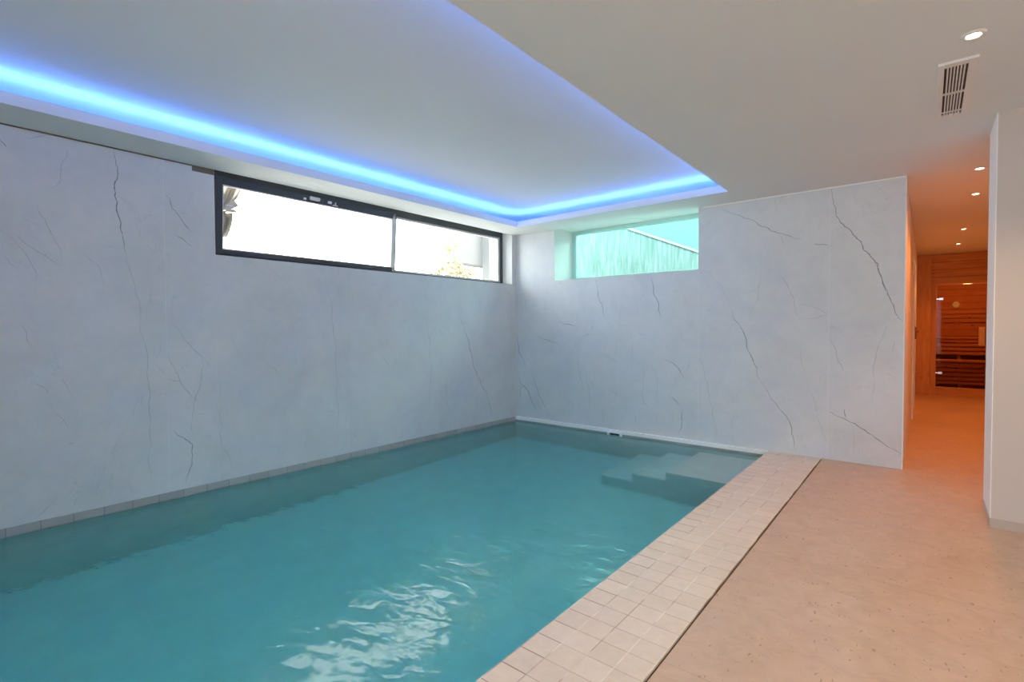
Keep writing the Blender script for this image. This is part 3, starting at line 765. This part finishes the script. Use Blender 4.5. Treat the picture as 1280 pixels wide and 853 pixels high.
flap([(-3.66,2.325),(-3.60,2.352),(-3.55,2.365),(-3.512,2.345),(-3.57,2.338)], -.486)
box(bm, -.56, -.484, -3.88, -3.64, 2.318, 2.345, 0, .004)
obj('tie_band', bm, M_cloth, cu)

# ------------------------------------------------------------------ light and camera
w = bpy.data.worlds.new('overcast_sky'); SC.world = w; w.use_nodes = True
bg = w.node_tree.nodes['Background']; bg.inputs['Color'].default_value = (*SKY, 1); bg.inputs['Strength'].default_value = SKY_L
wt = w.node_tree; tc = wt.nodes.new('ShaderNodeTexCoord'); dp = wt.nodes.new('ShaderNodeVectorMath'); dp.operation = 'DOT_PRODUCT'; dp.inputs[1].default_value = (.35,-.94,0)
wt.links.new(tc.outputs['Generated'], dp.inputs[0]); rp = wt.nodes.new('ShaderNodeValToRGB'); wt.links.new(dp.outputs['Value'], rp.inputs['Fac'])
rp.color_ramp.elements[0].position = .05; rp.color_ramp.elements[0].color = (*SKY, 1); rp.color_ramp.elements[1].position = .7; rp.color_ramp.elements[1].color = (.64,.85,1.0,1)
wt.links.new(rp.outputs['Color'], bg.inputs['Color'])
# sky strength raised behind the end wall to add turquoise glow indoors
d2 = wt.nodes.new('ShaderNodeVectorMath'); d2.operation = 'DOT_PRODUCT'; d2.inputs[1].default_value = (.25,.97,0); wt.links.new(tc.outputs['Generated'], d2.inputs[0])
mr = wt.nodes.new('ShaderNodeMapRange'); mr.interpolation_type = 'SMOOTHSTEP'; wt.links.new(d2.outputs['Value'], mr.inputs['Value'])
for k, v in (('From Min',.25),('From Max',.75),('To Min',SKY_L),('To Max',SKY_L*1.8)): mr.inputs[k].default_value = v
wt.links.new(mr.outputs[0], bg.inputs['Strength'])

sun = bpy.data.lights.new('sun', 'SUN'); sun.energy = SUN_W; sun.angle = math.radians(1.5); sun.color = (1.0,.95,.88)
so = bpy.data.objects.new('sun', sun); C.objects.link(so); so.rotation_euler = Vector((-.30,.62,-.78)).to_track_quat('-Z','Y').to_euler()

def portal(name, loc, sx, sy, rot):
    li = bpy.data.lights.new(name, 'AREA'); li.shape = 'RECTANGLE'; li.size = sx; li.size_y = sy; li.cycles.is_portal = True
    o = bpy.data.objects.new(name, li); C.objects.link(o); o.location = loc; o.rotation_euler = rot
portal('daylight_portal_left', (-.34,(LW0+LW1)/2,(LWB+LWT)/2), LWT-LWB, LW1-LW0, (0,-math.pi/2,0))
portal('daylight_portal_back', ((BW0+BW1)/2,.495,(BWB+BWT)/2), BW1-BW0, BWT-BWB, (-math.pi/2,0,0))
portal('daylight_portal_rear', ((RW[0]+RW[1])/2,-8.36,(RW[2]+RW[3])/2), RW[1]-RW[0], RW[3]-RW[2], (math.pi/2,0,0))

f, yaw, pitch, roll = 629.02, math.radians(39.4947), math.radians(1.4566), math.radians(-.2722)
fwd = Vector((-math.sin(yaw)*math.cos(pitch), math.cos(yaw)*math.cos(pitch), -math.sin(pitch)))
r_ = Vector((math.cos(yaw), math.sin(yaw), 0)); u_ = r_.cross(fwd)
R_ = r_*math.cos(roll)+u_*math.sin(roll); U_ = -r_*math.sin(roll)+u_*math.cos(roll)
cam = bpy.data.cameras.new('camera'); co = bpy.data.objects.new('camera', cam); C.objects.link(co)
mw = Matrix((R_, U_, -fwd)).transposed().to_4x4(); mw.translation = (4.4852,-5.5355,1.25); co.matrix_world = mw
cam.sensor_fit = 'HORIZONTAL'; cam.sensor_width = 36; cam.lens = f/1280*36; cam.clip_start = .05; cam.clip_end = 200
SC.camera = co
SC.view_settings.view_transform = 'Standard'; SC.view_settings.look = 'None'; SC.view_settings.gamma = 1; SC.view_settings.exposure = EXPOSURE
SC.view_settings.use_curve_mapping = False
SC.cycles.use_denoising = True; SC.cycles.max_bounces = 16; SC.cycles.diffuse_bounces = 8; SC.cycles.transmission_bounces = 12; SC.cycles.transparent_max_bounces = 16
SC.cycles.caustics_refractive = True; SC.cycles.caustics_reflective = True; SC.cycles.sample_clamp_indirect = 8
